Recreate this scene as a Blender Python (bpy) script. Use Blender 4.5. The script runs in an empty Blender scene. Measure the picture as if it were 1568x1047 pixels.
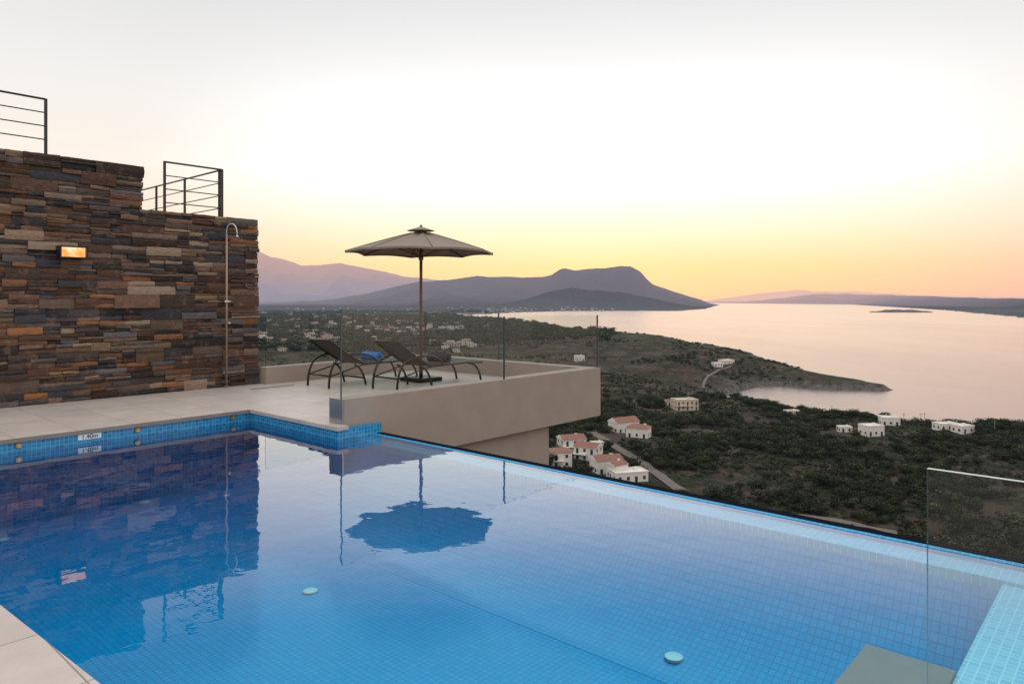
import bpy, bmesh, math, random
import numpy as np
from mathutils import Vector, Matrix
random.seed(7); rng=np.random.default_rng(11)
sc=bpy.context.scene
sc.view_settings.view_transform='Standard'
try: sc.view_settings.look='None'
except: pass
sc.view_settings.exposure=0
F=1092.0; U0=784.0; V0=458.0; CAMZ=1.5; SEA=-78.5
TH=math.atan2(.7466,.6653)
ROT=Matrix.Rotation(TH,4,'Z')

# ------------------------------------------------------------ helpers
def link(o): sc.collection.objects.link(o); return o
def empty(name,loc=(0,0,0),rot=0):
    o=bpy.data.objects.new(name,None); o.empty_display_size=.2
    o.location=loc; o.rotation_euler=(0,0,rot); return link(o)
def mesh_obj(name,bm,mats,local=True,parent=None,smooth=False):
    me=bpy.data.meshes.new(name); 
    bm.normal_update(); bm.to_mesh(me); bm.free()
    for m in (mats if isinstance(mats,(list,tuple)) else [mats]): me.materials.append(m)
    if smooth:
        for p in me.polygons: p.use_smooth=True
    o=bpy.data.objects.new(name,me); link(o)
    if parent: o.parent=parent
    elif local: o.rotation_euler=(0,0,TH)
    return o
def box(bm,x0,x1,y0,y1,z0,z1,mi=0,bev=0):
    vs=[bm.verts.new(p) for p in [(x0,y0,z0),(x1,y0,z0),(x1,y1,z0),(x0,y1,z0),(x0,y0,z1),(x1,y0,z1),(x1,y1,z1),(x0,y1,z1)]]
    fs=[]
    for idx in [(3,2,1,0),(4,5,6,7),(0,1,5,4),(1,2,6,5),(2,3,7,6),(3,0,4,7)]:
        f=bm.faces.new([vs[i] for i in idx]); f.material_index=mi; fs.append(f)
    if bev:
        es=set(e for f in fs for e in f.edges)
        bmesh.ops.bevel(bm,geom=list(es),offset=bev,segments=2,affect='EDGES')
    return fs
def prism(bm,pts,z0,z1,mi=0):
    a=[bm.verts.new((x,y,z0)) for x,y in pts]; b=[bm.verts.new((x,y,z1)) for x,y in pts]; n=len(pts)
    bm.faces.new(a[::-1]).material_index=mi; bm.faces.new(b).material_index=mi
    for i in range(n): bm.faces.new([a[i],a[(i+1)%n],b[(i+1)%n],b[i]]).material_index=mi
def tube(bm,path,r,seg=8,mi=0,cap=True,r2=None):
    pts=[Vector(p) for p in path]; n=len(pts); rings=[]
    prev=None
    for i,p in enumerate(pts):
        if i==0: d=pts[1]-p
        elif i==n-1: d=p-pts[i-1]
        else: d=(pts[i+1]-p).normalized()+(p-pts[i-1]).normalized()
        d.normalize()
        if prev is None:
            a=Vector((0,0,1)) if abs(d.z)<.9 else Vector((1,0,0))
            n1=d.cross(a).normalized()
        else:
            n1=(prev-d*prev.dot(d)).normalized()
        prev=n1; n2=d.cross(n1)
        rr=r if r2 is None else r+(r2-r)*i/(n-1)
        rings.append([bm.verts.new(p+(n1*math.cos(2*math.pi*k/seg)+n2*math.sin(2*math.pi*k/seg))*rr) for k in range(seg)])
    for a,b in zip(rings,rings[1:]):
        for k in range(seg):
            f=bm.faces.new([a[k],a[(k+1)%seg],b[(k+1)%seg],b[k]]); f.material_index=mi; f.smooth=True
    if cap:
        f=bm.faces.new(rings[0][::-1]); f.material_index=mi
        f=bm.faces.new(rings[-1]); f.material_index=mi
def arc(p0,p1,p2,n=8):
    p0,p1,p2=map(Vector,(p0,p1,p2))
    return [(p0*(1-t)**2+p1*2*t*(1-t)+p2*t*t) for t in [i/n for i in range(n+1)]]

def newmat(name):
    m=bpy.data.materials.new(name); m.use_nodes=True; nt=m.node_tree; nt.nodes.clear()
    out=nt.nodes.new('ShaderNodeOutputMaterial'); return m,nt,out
def N(nt,t,**kw):
    n=nt.nodes.new(t)
    for k,v in kw.items():
        if k.startswith('i_'):
            key=k[2:]; 
            key=int(key) if key.isdigit() else key.replace('_',' ')
            n.inputs[key].default_value=v
        else: setattr(n,k,v)
    return n
def L(nt,a,b): nt.links.new(a,b)
def C(*c): return (*c,1.0)
def ramp(nt,stops,fac=None,interp='LINEAR'):
    n=nt.nodes.new('ShaderNodeValToRGB'); cr=n.color_ramp; cr.interpolation=interp
    while len(cr.elements)<len(stops): cr.elements.new(.5)
    for e,(p,c) in zip(cr.elements,stops): e.position=p; e.color=(*c,1) if len(c)==3 else c
    if fac is not None: L(nt,fac,n.inputs[0])
    return n
def simple(name,col,rough=.6,metal=0,nscale=0,namt=.15,bump=0,coords='Object',spec=None):
    m,nt,out=newmat(name)
    b=N(nt,'ShaderNodeBsdfPrincipled',i_Roughness=rough,i_Metallic=metal)
    b.inputs['Base Color'].default_value=C(*col)
    if spec is not None: b.inputs['Specular IOR Level'].default_value=spec
    if nscale:
        tc=N(nt,'ShaderNodeTexCoord'); no=N(nt,'ShaderNodeTexNoise',i_Scale=nscale,i_Detail=8.0,i_Roughness=.6)
        L(nt,tc.outputs[coords],no.inputs['Vector'])
        r=ramp(nt,[(.3,tuple(c*(1-namt) for c in col)),(.7,tuple(min(1,c*(1+namt)) for c in col))],no.outputs['Fac'])
        L(nt,r.outputs[0],b.inputs['Base Color'])
        if bump:
            bp=N(nt,'ShaderNodeBump',i_Strength=bump,i_Distance=.01); L(nt,no.outputs['Fac'],bp.inputs['Height']); L(nt,bp.outputs[0],b.inputs['Normal'])
    L(nt,b.outputs[0],out.inputs[0]); return m
# aerial haze painted into the material as emission, by distance from the villa (world position)
def paint_haze(nt,shader_out,out,m):
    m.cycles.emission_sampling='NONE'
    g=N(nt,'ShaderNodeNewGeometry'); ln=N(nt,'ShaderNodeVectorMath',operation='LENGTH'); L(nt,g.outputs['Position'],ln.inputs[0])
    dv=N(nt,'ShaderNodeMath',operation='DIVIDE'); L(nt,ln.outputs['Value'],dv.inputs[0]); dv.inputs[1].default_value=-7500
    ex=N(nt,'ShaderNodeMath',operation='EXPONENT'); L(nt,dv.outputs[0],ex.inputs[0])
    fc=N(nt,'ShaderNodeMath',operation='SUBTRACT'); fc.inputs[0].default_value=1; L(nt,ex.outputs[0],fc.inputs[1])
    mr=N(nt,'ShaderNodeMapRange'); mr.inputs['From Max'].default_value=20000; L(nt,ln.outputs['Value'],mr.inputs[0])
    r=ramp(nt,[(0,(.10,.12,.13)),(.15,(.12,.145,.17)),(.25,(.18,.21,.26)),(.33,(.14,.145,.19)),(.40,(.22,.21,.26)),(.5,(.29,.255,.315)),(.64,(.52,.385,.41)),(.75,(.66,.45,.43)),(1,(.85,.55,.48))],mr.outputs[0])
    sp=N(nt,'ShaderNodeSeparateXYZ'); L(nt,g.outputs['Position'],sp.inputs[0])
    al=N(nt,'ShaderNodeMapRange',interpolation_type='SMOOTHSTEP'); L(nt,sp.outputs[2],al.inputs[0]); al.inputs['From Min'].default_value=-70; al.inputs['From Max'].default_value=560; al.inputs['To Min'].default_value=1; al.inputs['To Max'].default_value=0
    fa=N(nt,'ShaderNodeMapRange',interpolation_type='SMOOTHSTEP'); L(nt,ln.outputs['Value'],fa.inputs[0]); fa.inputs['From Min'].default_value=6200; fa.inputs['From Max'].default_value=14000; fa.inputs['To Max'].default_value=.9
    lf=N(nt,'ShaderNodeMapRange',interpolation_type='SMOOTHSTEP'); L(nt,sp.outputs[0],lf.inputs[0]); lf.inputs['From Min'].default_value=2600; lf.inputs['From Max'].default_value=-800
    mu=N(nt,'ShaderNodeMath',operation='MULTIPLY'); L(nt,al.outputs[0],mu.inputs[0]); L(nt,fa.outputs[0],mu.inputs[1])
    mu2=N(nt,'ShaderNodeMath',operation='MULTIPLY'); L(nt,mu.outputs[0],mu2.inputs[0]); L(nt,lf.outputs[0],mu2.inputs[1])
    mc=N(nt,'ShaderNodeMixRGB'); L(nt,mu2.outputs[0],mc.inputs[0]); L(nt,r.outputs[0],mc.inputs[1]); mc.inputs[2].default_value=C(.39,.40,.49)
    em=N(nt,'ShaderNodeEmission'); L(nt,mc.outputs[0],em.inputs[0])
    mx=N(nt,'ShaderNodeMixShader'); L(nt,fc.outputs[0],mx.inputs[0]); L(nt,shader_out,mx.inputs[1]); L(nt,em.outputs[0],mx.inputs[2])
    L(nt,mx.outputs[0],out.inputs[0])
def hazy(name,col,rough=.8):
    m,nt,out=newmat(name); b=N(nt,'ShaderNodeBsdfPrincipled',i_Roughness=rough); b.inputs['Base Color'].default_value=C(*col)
    paint_haze(nt,b.outputs[0],out,m); return m

def tilemat(name,c1,c2,grout,size,vertical=False,rough=.15,mort=.06):
    m,nt,out=newmat(name)
    tc=N(nt,'ShaderNodeTexCoord'); sp=N(nt,'ShaderNodeSeparateXYZ'); L(nt,tc.outputs['Object'],sp.inputs[0])
    cb=N(nt,'ShaderNodeCombineXYZ')
    if vertical:
        ad=N(nt,'ShaderNodeMath',operation='ADD'); L(nt,sp.outputs[0],ad.inputs[0]); L(nt,sp.outputs[1],ad.inputs[1])
        L(nt,ad.outputs[0],cb.inputs[0]); L(nt,sp.outputs[2],cb.inputs[1])
    else:
        L(nt,sp.outputs[0],cb.inputs[0]); L(nt,sp.outputs[1],cb.inputs[1])
    br=N(nt,'ShaderNodeTexBrick',offset=0.0,offset_frequency=1); L(nt,cb.outputs[0],br.inputs['Vector'])
    br.inputs['Scale'].default_value=1; br.inputs['Brick Width'].default_value=size; br.inputs['Row Height'].default_value=size
    br.inputs['Mortar Size'].default_value=size*mort; br.inputs['Mortar Smooth'].default_value=.1; br.inputs['Bias'].default_value=0
    br.inputs['Color1'].default_value=C(*c1); br.inputs['Color2'].default_value=C(*c2); br.inputs['Mortar'].default_value=C(*grout)
    b=N(nt,'ShaderNodeBsdfPrincipled',i_Roughness=rough); L(nt,br.outputs[0],b.inputs['Base Color'])
    L(nt,b.outputs[0],out.inputs[0]); return m

# ------------------------------------------------------------ materials
def deckmat():
    m,nt,out=newmat('porcelain_deck_tiles')
    tc=N(nt,'ShaderNodeTexCoord')
    mp=N(nt,'ShaderNodeMapping'); mp.inputs['Location'].default_value=(.22,-.11,0); L(nt,tc.outputs['Object'],mp.inputs[0])
    br=N(nt,'ShaderNodeTexBrick',offset=0.0,offset_frequency=1); L(nt,mp.outputs[0],br.inputs['Vector'])
    br.inputs['Scale'].default_value=1; br.inputs['Brick Width'].default_value=.6; br.inputs['Row Height'].default_value=.6
    br.inputs['Mortar Size'].default_value=.004; br.inputs['Mortar Smooth'].default_value=.2
    br.inputs['Color1'].default_value=C(.54,.465,.41); br.inputs['Color2'].default_value=C(.61,.53,.47); br.inputs['Mortar'].default_value=C(.27,.22,.19)
    no=N(nt,'ShaderNodeTexNoise',i_Scale=3.0,i_Detail=8.0,i_Roughness=.65); L(nt,tc.outputs['Object'],no.inputs['Vector'])
    r=ramp(nt,[(.3,(.82,.81,.80)),(.7,(1,1,1))],no.outputs['Fac'])
    mx=N(nt,'ShaderNodeMixRGB',blend_type='MULTIPLY',i_Fac=1.0); L(nt,br.outputs[0],mx.inputs[1]); L(nt,r.outputs[0],mx.inputs[2])
    b=N(nt,'ShaderNodeBsdfPrincipled',i_Roughness=.45); L(nt,mx.outputs[0],b.inputs['Base Color'])
    L(nt,b.outputs[0],out.inputs[0]); return m
M_deck=deckmat()
M_plaster=simple('taupe_plaster',(.35,.285,.24),.8,nscale=2.5,namt=.07,bump=.1)
M_white=simple('white_plaster',(.7,.66,.6),.8,nscale=2,namt=.05)
M_dark=simple('dark_metal',(.03,.03,.032),.4,.6)
M_railing=simple('painted_steel_railing',(.045,.04,.038),.45,.3)
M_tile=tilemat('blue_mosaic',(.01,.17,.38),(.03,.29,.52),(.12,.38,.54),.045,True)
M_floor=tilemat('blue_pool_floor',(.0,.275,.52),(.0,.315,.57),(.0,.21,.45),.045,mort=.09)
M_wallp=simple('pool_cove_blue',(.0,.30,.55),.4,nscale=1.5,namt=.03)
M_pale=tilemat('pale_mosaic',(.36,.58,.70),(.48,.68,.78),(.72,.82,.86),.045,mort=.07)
M_edge=simple('wet_dark_edge',(.010,.012,.016),.9,spec=0.0)
M_digit=simple('black_paint',(.012,.015,.02),.5)
M_blueedge=tilemat('edge_mosaic',(.0,.24,.50),(.01,.32,.58),(.12,.40,.6),.045,rough=.5)
M_step=simple('submerged_stone_step',(.36,.245,.21),.6,nscale=6,namt=.06)

def angular_mix(nt,tr,gl,out,stops,bump=None,tint=None):
    lw=N(nt,'ShaderNodeLayerWeight',i_Blend=.5)
    if bump is not None: L(nt,bump,lw.inputs['Normal'])
    r=ramp(nt,[(p,(c,c,c)) for p,c in stops],lw.outputs['Facing'])
    if tint:
        t_=ramp(nt,tint,lw.outputs['Facing']); L(nt,t_.outputs[0],tr.inputs[0])
    mx=N(nt,'ShaderNodeMixShader'); L(nt,r.outputs[0],mx.inputs[0]); L(nt,tr.outputs[0],mx.inputs[1]); L(nt,gl.outputs[0],mx.inputs[2])
    L(nt,mx.outputs[0],out.inputs[0])
def watermat():
    m,nt,out=newmat('pool_water')
    tc=N(nt,'ShaderNodeTexCoord')
    n1=N(nt,'ShaderNodeTexNoise',i_Scale=2.0,i_Detail=2.0,i_Roughness=.5); L(nt,tc.outputs['Object'],n1.inputs['Vector'])
    n2=N(nt,'ShaderNodeTexNoise',i_Scale=8.0,i_Detail=2.0); L(nt,tc.outputs['Object'],n2.inputs['Vector'])
    ad=N(nt,'ShaderNodeMath',operation='MULTIPLY_ADD'); L(nt,n2.outputs['Fac'],ad.inputs[0]); ad.inputs[1].default_value=.22; L(nt,n1.outputs['Fac'],ad.inputs[2])
    bp=N(nt,'ShaderNodeBump',i_Strength=1.0,i_Distance=.0022); L(nt,ad.outputs[0],bp.inputs['Height'])
    gl=N(nt,'ShaderNodeBsdfGlossy',i_Roughness=0.0); L(nt,bp.outputs[0],gl.inputs['Normal'])
    tr=N(nt,'ShaderNodeBsdfTransparent')
    # longer underwater path at grazing angles -> more absorption
    angular_mix(nt,tr,gl,out,[(0,.01),(.48,.01),(.54,.016),(.60,.055),(.64,.15),(.70,.36),(.79,.60),(.9,.85),(1,1)],bp.outputs[0],
        tint=[(0,(.80,.96,.99)),(.5,(.74,.95,.985)),(.62,(.48,.84,.95)),(.74,(.22,.56,.80)),(.9,(.12,.42,.70))]); return m
M_water=watermat()
def glassmat():
    m,nt,out=newmat('clear_glass')
    gl=N(nt,'ShaderNodeBsdfGlossy',i_Roughness=0.0)
    tr=N(nt,'ShaderNodeBsdfTransparent'); tr.inputs[0].default_value=C(.905,.94,.925)
    angular_mix(nt,tr,gl,out,[(0,.035),(.5,.05),(.7,.11),(.85,.32),(.95,.7),(1,1)]); return m
M_glass=glassmat()
M_gedge=simple('glass_edge',(.02,.06,.05),.2)
M_gtop=simple('glass_polished_edge',(.45,.55,.52),.2)

# ------------------------------------------------------------ numpy noise / terrain
def vnoise(x,y,seed=0):
    xi=np.floor(x).astype(np.int64); yi=np.floor(y).astype(np.int64); xf=x-xi; yf=y-yi
    def h(a,b):
        n=(a*374761393+b*668265263+seed*1442695041)&0xffffffff
        n=((n^(n>>13))*1274126177)&0xffffffff
        return ((n^(n>>16))&0xffff)/65535.0
    u=xf*xf*(3-2*xf); v=yf*yf*(3-2*yf)
    return (h(xi,yi)*(1-u)+h(xi+1,yi)*u)*(1-v)+(h(xi,yi+1)*(1-u)+h(xi+1,yi+1)*u)*v
def fbm(x,y,o=5,seed=0):
    s=0;a=.5
    for i in range(o): s=s+a*vnoise(x*2**i+i*17.3,y*2**i-i*9.1,seed+i); a*=.5
    return s*2-1   # ~ -1..1
LANDS=[
 [(900,-400),(600,150),(468,335),(284,396),(254,416),(236,446),(206,458),(196,475),(194,500),(180,508),(160,516),(140,530),(136,550),(150,580),(176,604),(198,622),(228,655),(252,660),(268,640),(300,628),(323,622),(340,628),(332,655),(312,700),(305,780),(330,900),(335,1040),(300,1200),(240,1330),(170,1450),(135,1800),(40,2150),(-120,2520),(-224,2880),(-300,3235),(-200,3700),(64,4368),(382,4800),(738,4860),(1138,4853),(1568,5824),(2809,9700),(3700,13500),(3000,26000),(-30000,26000),(-30000,-6000),(500,-6000)],
 [(2240,3120),(3134,5139),(5160,10920),(4000,14700),(3600,26000),(30000,26000),(30000,1500),(4500,2300)],
 [(2190,4330),(2300,4290),(2480,4290),(2600,4350),(2560,4460),(2400,4520),(2240,4450)]]
def sdist(X,Y,poly):
    best=np.full(X.shape,1e18); ins=np.zeros(X.shape,bool); n=len(poly)
    for i in range(n):
        x0,y0=poly[i]; x1,y1=poly[(i+1)%n]; dx=x1-x0; dy=y1-y0
        t=np.clip(((X-x0)*dx+(Y-y0)*dy)/(dx*dx+dy*dy),0,1)
        best=np.minimum(best,(X-x0-t*dx)**2+(Y-y0-t*dy)**2)
        c=((y0>Y)!=(y1>Y)); 
        with np.errstate(divide='ignore',invalid='ignore'):
            xi=x0+(Y-y0)*dx/(dy if dy!=0 else 1e-9)
        ins^=c&(X<xi)
    d=np.sqrt(best); return np.where(ins,d,-d)
def sm(x): x=np.clip(x,0,1); return x*x*(3-2*x)
RIDGES=[ # (points (u,v)), depth fn, front width, back width
 ([(640,480),(700,474),(740,469),(800,459),(840,447),(870,441),(900,443),(930,446),(960,449),(1000,457),(1040,465),(1070,470),(1095,479)],[(0,6300)],750,900),
 ([(380,466),(500,459),(560,450),(600,440),(640,432),(670,430),(700,427),(730,422),(750,424),(770,424),(800,425),(830,424),(845,421),(858,412),(866,411),(880,414),(900,412),(930,410),(950,407),(965,408),(980,416),(990,427),(1000,436),(1030,446),(1075,459),(1110,468)],[(0,9300)],1500,1500),
 ([(-400,400),(200,370),(330,368),(392,384),(415,394),(430,396),(450,402),(460,407),(490,406),(520,403),(545,408),(560,411),(590,416),(620,424),(650,427),(680,430),(740,440),(820,462)],[(0,14500)],2600,2200),
 ([(1090,472),(1130,464),(1150,461),(1200,456),(1240,451),(1290,450),(1400,453),(1500,456),(1568,457),(1800,452),(2600,430)],[(1100,15000),(1300,12500),(1568,7000),(1800,5600)],1500,1500),
 ([(1000,470),(1100,458),(1160,449),(1220,444),(1250,446),(1330,447),(1400,452),(1700,456)],[(0,20500)],1500,1500)]
def H(X,Y):
    X=np.asarray(X,float); Y=np.asarray(Y,float)
    r=np.hypot(X,Y)
    ds=[sdist(X,Y,p) for p in LANDS]
    d=np.maximum(np.maximum(ds[0],ds[1]),ds[2])
    d=d+fbm(X/40,Y/40,5,3)*9*np.clip((r-350)/400,0.35,6)
    P=-62+fbm(X/130,Y/130,5,1)*6+fbm(X/900,Y/900,3,8)*9*sm((r-600)/1500)-4*sm((r-900)/2000)
    P=P+11*np.exp(-(((X-230)/230)**2+((Y-1030)/330)**2))
    P=P+fbm(X/14,Y/14,3,5)*1.0
    hd=np.exp(-(((X-270)/130)**2+((Y-760)/220)**2))
    P=P+hd*(np.abs(fbm(X/45,Y/45,5,66))*-9+3)
    P=P+fbm(X/420,Y/420,5,77)*16*sm((r-800)/700)*sm((-X+250)/500)
    near=-4.5-.42*np.maximum(r-9,0)+fbm(X/20,Y/20,3,9)*2*sm((r-20)/60)
    k=np.clip((near-P)/12,-1,1)
    z=np.where(k>0.999,near,np.where(k<-.999,P,np.maximum(near,P)+3*(1-np.abs(k))**2))
    f=4.0*sm(d/5)+.19*d*(1+.6*fbm(X/45,Y/45,5,4))
    f=np.where(d<0,np.maximum(d*.3,-8),f)
    isl=ds[2]>-100
    z=np.minimum(z,SEA+f); z=np.where(isl,SEA+np.minimum(np.where(d<0,d*.3,4+d*.12),16),z)
    Ys=np.maximum(Y,50.); u=U0+F*X/Ys; fr=(Y>600)
    for i,(pts,dep,wf,wb) in enumerate(RIDGES):
        D=np.interp(u,[p[0] for p in dep],[p[1] for p in dep])
        v=np.interp(u,[p[0] for p in pts],[p[1] for p in pts])
        v=v+fbm(u/16,u*0+i*3.3,4,20+i)*1.3
        zr=CAMZ+(V0-v)*D/F
        q=(Y-D)/np.where(Y<D,wf,wb)
        fall=np.exp(-q*q)
        rn=1-np.abs(fbm(X/700,Y/1100,5,31+i)); 
        hgt=(zr-SEA)*fall*(1-np.clip((1-fall)*1.5*(1-rn)*1.6,0,.7))
        zz=SEA+hgt*sm(d/250)
        z=np.where(fr&(d>0)&(hgt>3),np.maximum(z,zz),z)
    return z
def Hs(x,y): return float(H(np.array([x]),np.array([y]))[0])
def hit(u,v,y0=120,y1=6000):
    Ys=np.concatenate([np.arange(y0,1500,.5),np.arange(1500,y1,4)])
    X=(u-U0)/F*Ys; Z=CAMZ-(v-V0)/F*Ys; h=H(X,Ys)
    idx=np.argmax(Z<h)
    return X[idx],Ys[idx],h[idx]

angs=np.concatenate([np.arange(-180,-56,4.),np.arange(-56,-24,.4),np.arange(-24,44,.10),np.arange(44,60,.5),np.arange(60,180,4.)])*math.pi/180
rad=np.concatenate([[0.],np.geomspace(8,120,26),np.geomspace(122,900,300),np.geomspace(907,26000,290)])
A,R=np.meshgrid(angs,rad); GX=R*np.sin(A); GY=R*np.cos(A); GZ=H(GX,GY)
nr,na=GX.shape
co=np.stack([GX,GY,GZ],-1).reshape(-1,3)
i=np.arange(nr-1)[:,None]; j=np.arange(na)[None,:]; j2=(j+1)%na
quads=np.stack([i*na+j,i*na+j2,(i+1)*na+j2,(i+1)*na+j],-1).reshape(-1,4)[:,::-1]
me=bpy.data.meshes.new('terrain'); me.vertices.add(len(co)); me.vertices.foreach_set('co',co.astype(np.float32).ravel())
me.loops.add(quads.size); me.loops.foreach_set('vertex_index',quads.ravel().astype(np.int32))
me.polygons.add(len(quads)); me.polygons.foreach_set('loop_start',np.arange(0,quads.size,4,dtype=np.int32))
me.update(calc_edges=True); me.validate()
me.polygons.foreach_set('use_smooth',np.ones(len(me.polygons),bool))
terr=link(bpy.data.objects.new('terrain',me))
def terrmat():
    m,nt,out=newmat('mediterranean_scrubland')
    g=N(nt,'ShaderNodeNewGeometry')
    def noise(s,d=6,rg=.6):
        n=N(nt,'ShaderNodeTexNoise',i_Scale=s,i_Detail=float(d),i_Roughness=rg); L(nt,g.outputs['Position'],n.inputs['Vector']); return n
    soil=ramp(nt,[(.35,(.048,.030,.022)),(.48,(.075,.048,.035)),(.58,(.105,.080,.060)),(.75,(.058,.046,.033))],noise(.02,9,.7).outputs['Fac'])
    veg=ramp(nt,[(.3,(.013,.019,.009)),(.7,(.038,.043,.021))],noise(.25,6).outputs['Fac'])
    vm=ramp(nt,[(.45,(0,0,0)),(.54,(1,1,1))],noise(.055,10,.75).outputs['Fac'])
    m1=N(nt,'ShaderNodeMixRGB'); L(nt,vm.outputs[0],m1.inputs[0]); L(nt,soil.outputs[0],m1.inputs[1]); L(nt,veg.outputs[0],m1.inputs[2])
    rk=ramp(nt,[(.56,(0,0,0)),(.63,(1,1,1))],noise(.35,9,.85).outputs['Fac'])
    m2=N(nt,'ShaderNodeMixRGB'); m2.inputs[2].default_value=C(.165,.145,.125); L(nt,rk.outputs[0],m2.inputs[0]); L(nt,m1.outputs[0],m2.inputs[1])
    sp=N(nt,'ShaderNodeSeparateXYZ'); L(nt,g.outputs['Position'],sp.inputs[0])
    n3=noise(.08,6)
    ad=N(nt,'ShaderNodeMath',operation='MULTIPLY_ADD'); L(nt,n3.outputs['Fac'],ad.inputs[0]); ad.inputs[1].default_value=11; L(nt,sp.outputs[2],ad.inputs[2])
    mr=N(nt,'ShaderNodeMapRange'); L(nt,ad.outputs[0],mr.inputs[0]); mr.inputs['From Min'].default_value=SEA+9; mr.inputs['From Max'].default_value=SEA+12; mr.inputs['To Min'].default_value=1; mr.inputs['To Max'].default_value=0
    rc=ramp(nt,[(.38,(.035,.031,.028)),(.52,(.12,.105,.092)),(.65,(.21,.185,.16))],noise(.2,10,.8).outputs['Fac'])
    m3=N(nt,'ShaderNodeMixRGB'); L(nt,mr.outputs[0],m3.inputs[0]); L(nt,m2.outputs[0],m3.inputs[1]); L(nt,rc.outputs[0],m3.inputs[2])
    b=N(nt,'ShaderNodeBsdfPrincipled',i_Roughness=.95); b.inputs['Specular IOR Level'].default_value=.1
    L(nt,m3.outputs[0],b.inputs['Base Color'])
    bp=N(nt,'ShaderNodeBump',i_Strength=1.0,i_Distance=2.2); L(nt,noise(.22,9,.75).outputs['Fac'],bp.inputs['Height']); L(nt,bp.outputs[0],b.inputs['Normal'])
    paint_haze(nt,b.outputs[0],out,m); return m
me.materials.append(terrmat())

# ------------------------------------------------------------ sea
bm=bmesh.new(); bmesh.ops.create_circle(bm,cap_ends=True,segments=128,radius=90000)
m,nt,out=newmat('sea_water'); g=N(nt,'ShaderNodeNewGeometry')
n=N(nt,'ShaderNodeTexNoise',i_Scale=.12,i_Detail=6.0,i_Roughness=.7); L(nt,g.outputs['Position'],n.inputs['Vector'])
bp=N(nt,'ShaderNodeBump',i_Strength=.3,i_Distance=1.0); L(nt,n.outputs['Fac'],bp.inputs['Height'])
gl=N(nt,'ShaderNodeBsdfGlossy',i_Roughness=.20); L(nt,bp.outputs[0],gl.inputs['Normal']); gl.inputs[0].default_value=C(.93,.80,.75)
df=N(nt,'ShaderNodeBsdfDiffuse'); df.inputs[0].default_value=C(.15,.125,.125)
lw=N(nt,'ShaderNodeFresnel',i_IOR=1.6)
mps=N(nt,'ShaderNodeMapping'); mps.inputs['Scale'].default_value=(1,.35,1); mps.inputs['Rotation'].default_value=(0,0,.4); L(nt,g.outputs['Position'],mps.inputs[0])
n2=N(nt,'ShaderNodeTexNoise',i_Scale=.003,i_Detail=7.0,i_Roughness=.6); L(nt,mps.outputs[0],n2.inputs['Vector'])
a=N(nt,'ShaderNodeMath',operation='MULTIPLY_ADD'); L(nt,n2.outputs['Fac'],a.inputs[0]); a.inputs[1].default_value=.26; L(nt,lw.outputs[0],a.inputs[2]); a.use_clamp=True
a2=N(nt,'ShaderNodeMath',operation='SUBTRACT',use_clamp=True); L(nt,a.outputs[0],a2.inputs[0]); a2.inputs[1].default_value=.05
mx=N(nt,'ShaderNodeMixShader'); L(nt,a2.outputs[0],mx.inputs[0]); L(nt,df.outputs[0],mx.inputs[1]); L(nt,gl.outputs[0],mx.inputs[2])
L(nt,mx.outputs[0],out.inputs[0])
o=mesh_obj('sea',bm,m,local=False); o.location=(0,0,SEA)

# ------------------------------------------------------------ world
SEL=1.5
sun_dir=Vector((math.sin(math.radians(6.5)),math.cos(math.radians(6.5)),math.tan(math.radians(SEL)))).normalized()
w=bpy.data.worlds.new('World'); sc.world=w; w.use_nodes=True; nt=w.node_tree; nt.nodes.clear()
out=N(nt,'ShaderNodeOutputWorld'); tc=N(nt,'ShaderNodeTexCoord'); sp=N(nt,'ShaderNodeSeparateXYZ'); L(nt,tc.outputs['Generated'],sp.inputs[0])
sky=N(nt,'ShaderNodeTexSky',sky_type='NISHITA',sun_disc=False); sky.sun_elevation=math.radians(SEL); sky.sun_rotation=math.radians(6.5)
HI=.68  # ramp colours are stored x HI so the sky can exceed 1
def sc_(st): return [(p,tuple(c*HI for c in col)) for p,col in st]
rA=ramp(nt,sc_([(0,(1.0,.63,.38)),(.045,(1.0,.76,.40)),(.075,(1.02,.88,.57)),(.12,(1.12,1.03,.86)),(.17,(1.3,1.26,1.20)),(.25,(1.15,1.14,1.12)),(.32,(.94,.94,.94)),(.40,(.78,.78,.79)),(.56,(1.15,1.15,1.17)),(1,(1.30,1.31,1.37))]),sp.outputs[2])  # overhead stops raised above dusk level, unseen fill light for deck and pool
rB=ramp(nt,sc_([(0,(.90,.49,.42)),(.035,(.95,.57,.46)),(.07,(.98,.69,.54)),(.11,(.99,.81,.66)),(.17,(.98,.89,.80)),(.27,(.89,.87,.85)),(.40,(.74,.74,.75)),(.56,(1.1,1.1,1.13)),(1,(1.30,1.31,1.37))]),sp.outputs[2])
dt=N(nt,'ShaderNodeVectorMath',operation='DOT_PRODUCT'); L(nt,tc.outputs['Generated'],dt.inputs[0]); dt.inputs[1].default_value=sun_dir
mr=N(nt,'ShaderNodeMapRange',interpolation_type='SMOOTHSTEP'); L(nt,dt.outputs['Value'],mr.inputs[0]); mr.inputs['From Min'].default_value=.80; mr.inputs['From Max'].default_value=.98
mx=N(nt,'ShaderNodeMixRGB'); L(nt,mr.outputs[0],mx.inputs[0]); L(nt,rB.outputs[0],mx.inputs[1]); L(nt,rA.outputs[0],mx.inputs[2])
gt=N(nt,'ShaderNodeMath',operation='GREATER_THAN'); L(nt,sp.outputs[2],gt.inputs[0]); gt.inputs[1].default_value=-.01
m2=N(nt,'ShaderNodeMixRGB'); L(nt,gt.outputs[0],m2.inputs[0]); m2.inputs[1].default_value=C(.22,.18,.16); L(nt,mx.outputs[0],m2.inputs[2])
b1=N(nt,'ShaderNodeBackground',i_Strength=1.0/HI); L(nt,m2.outputs[0],b1.inputs[0])
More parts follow.
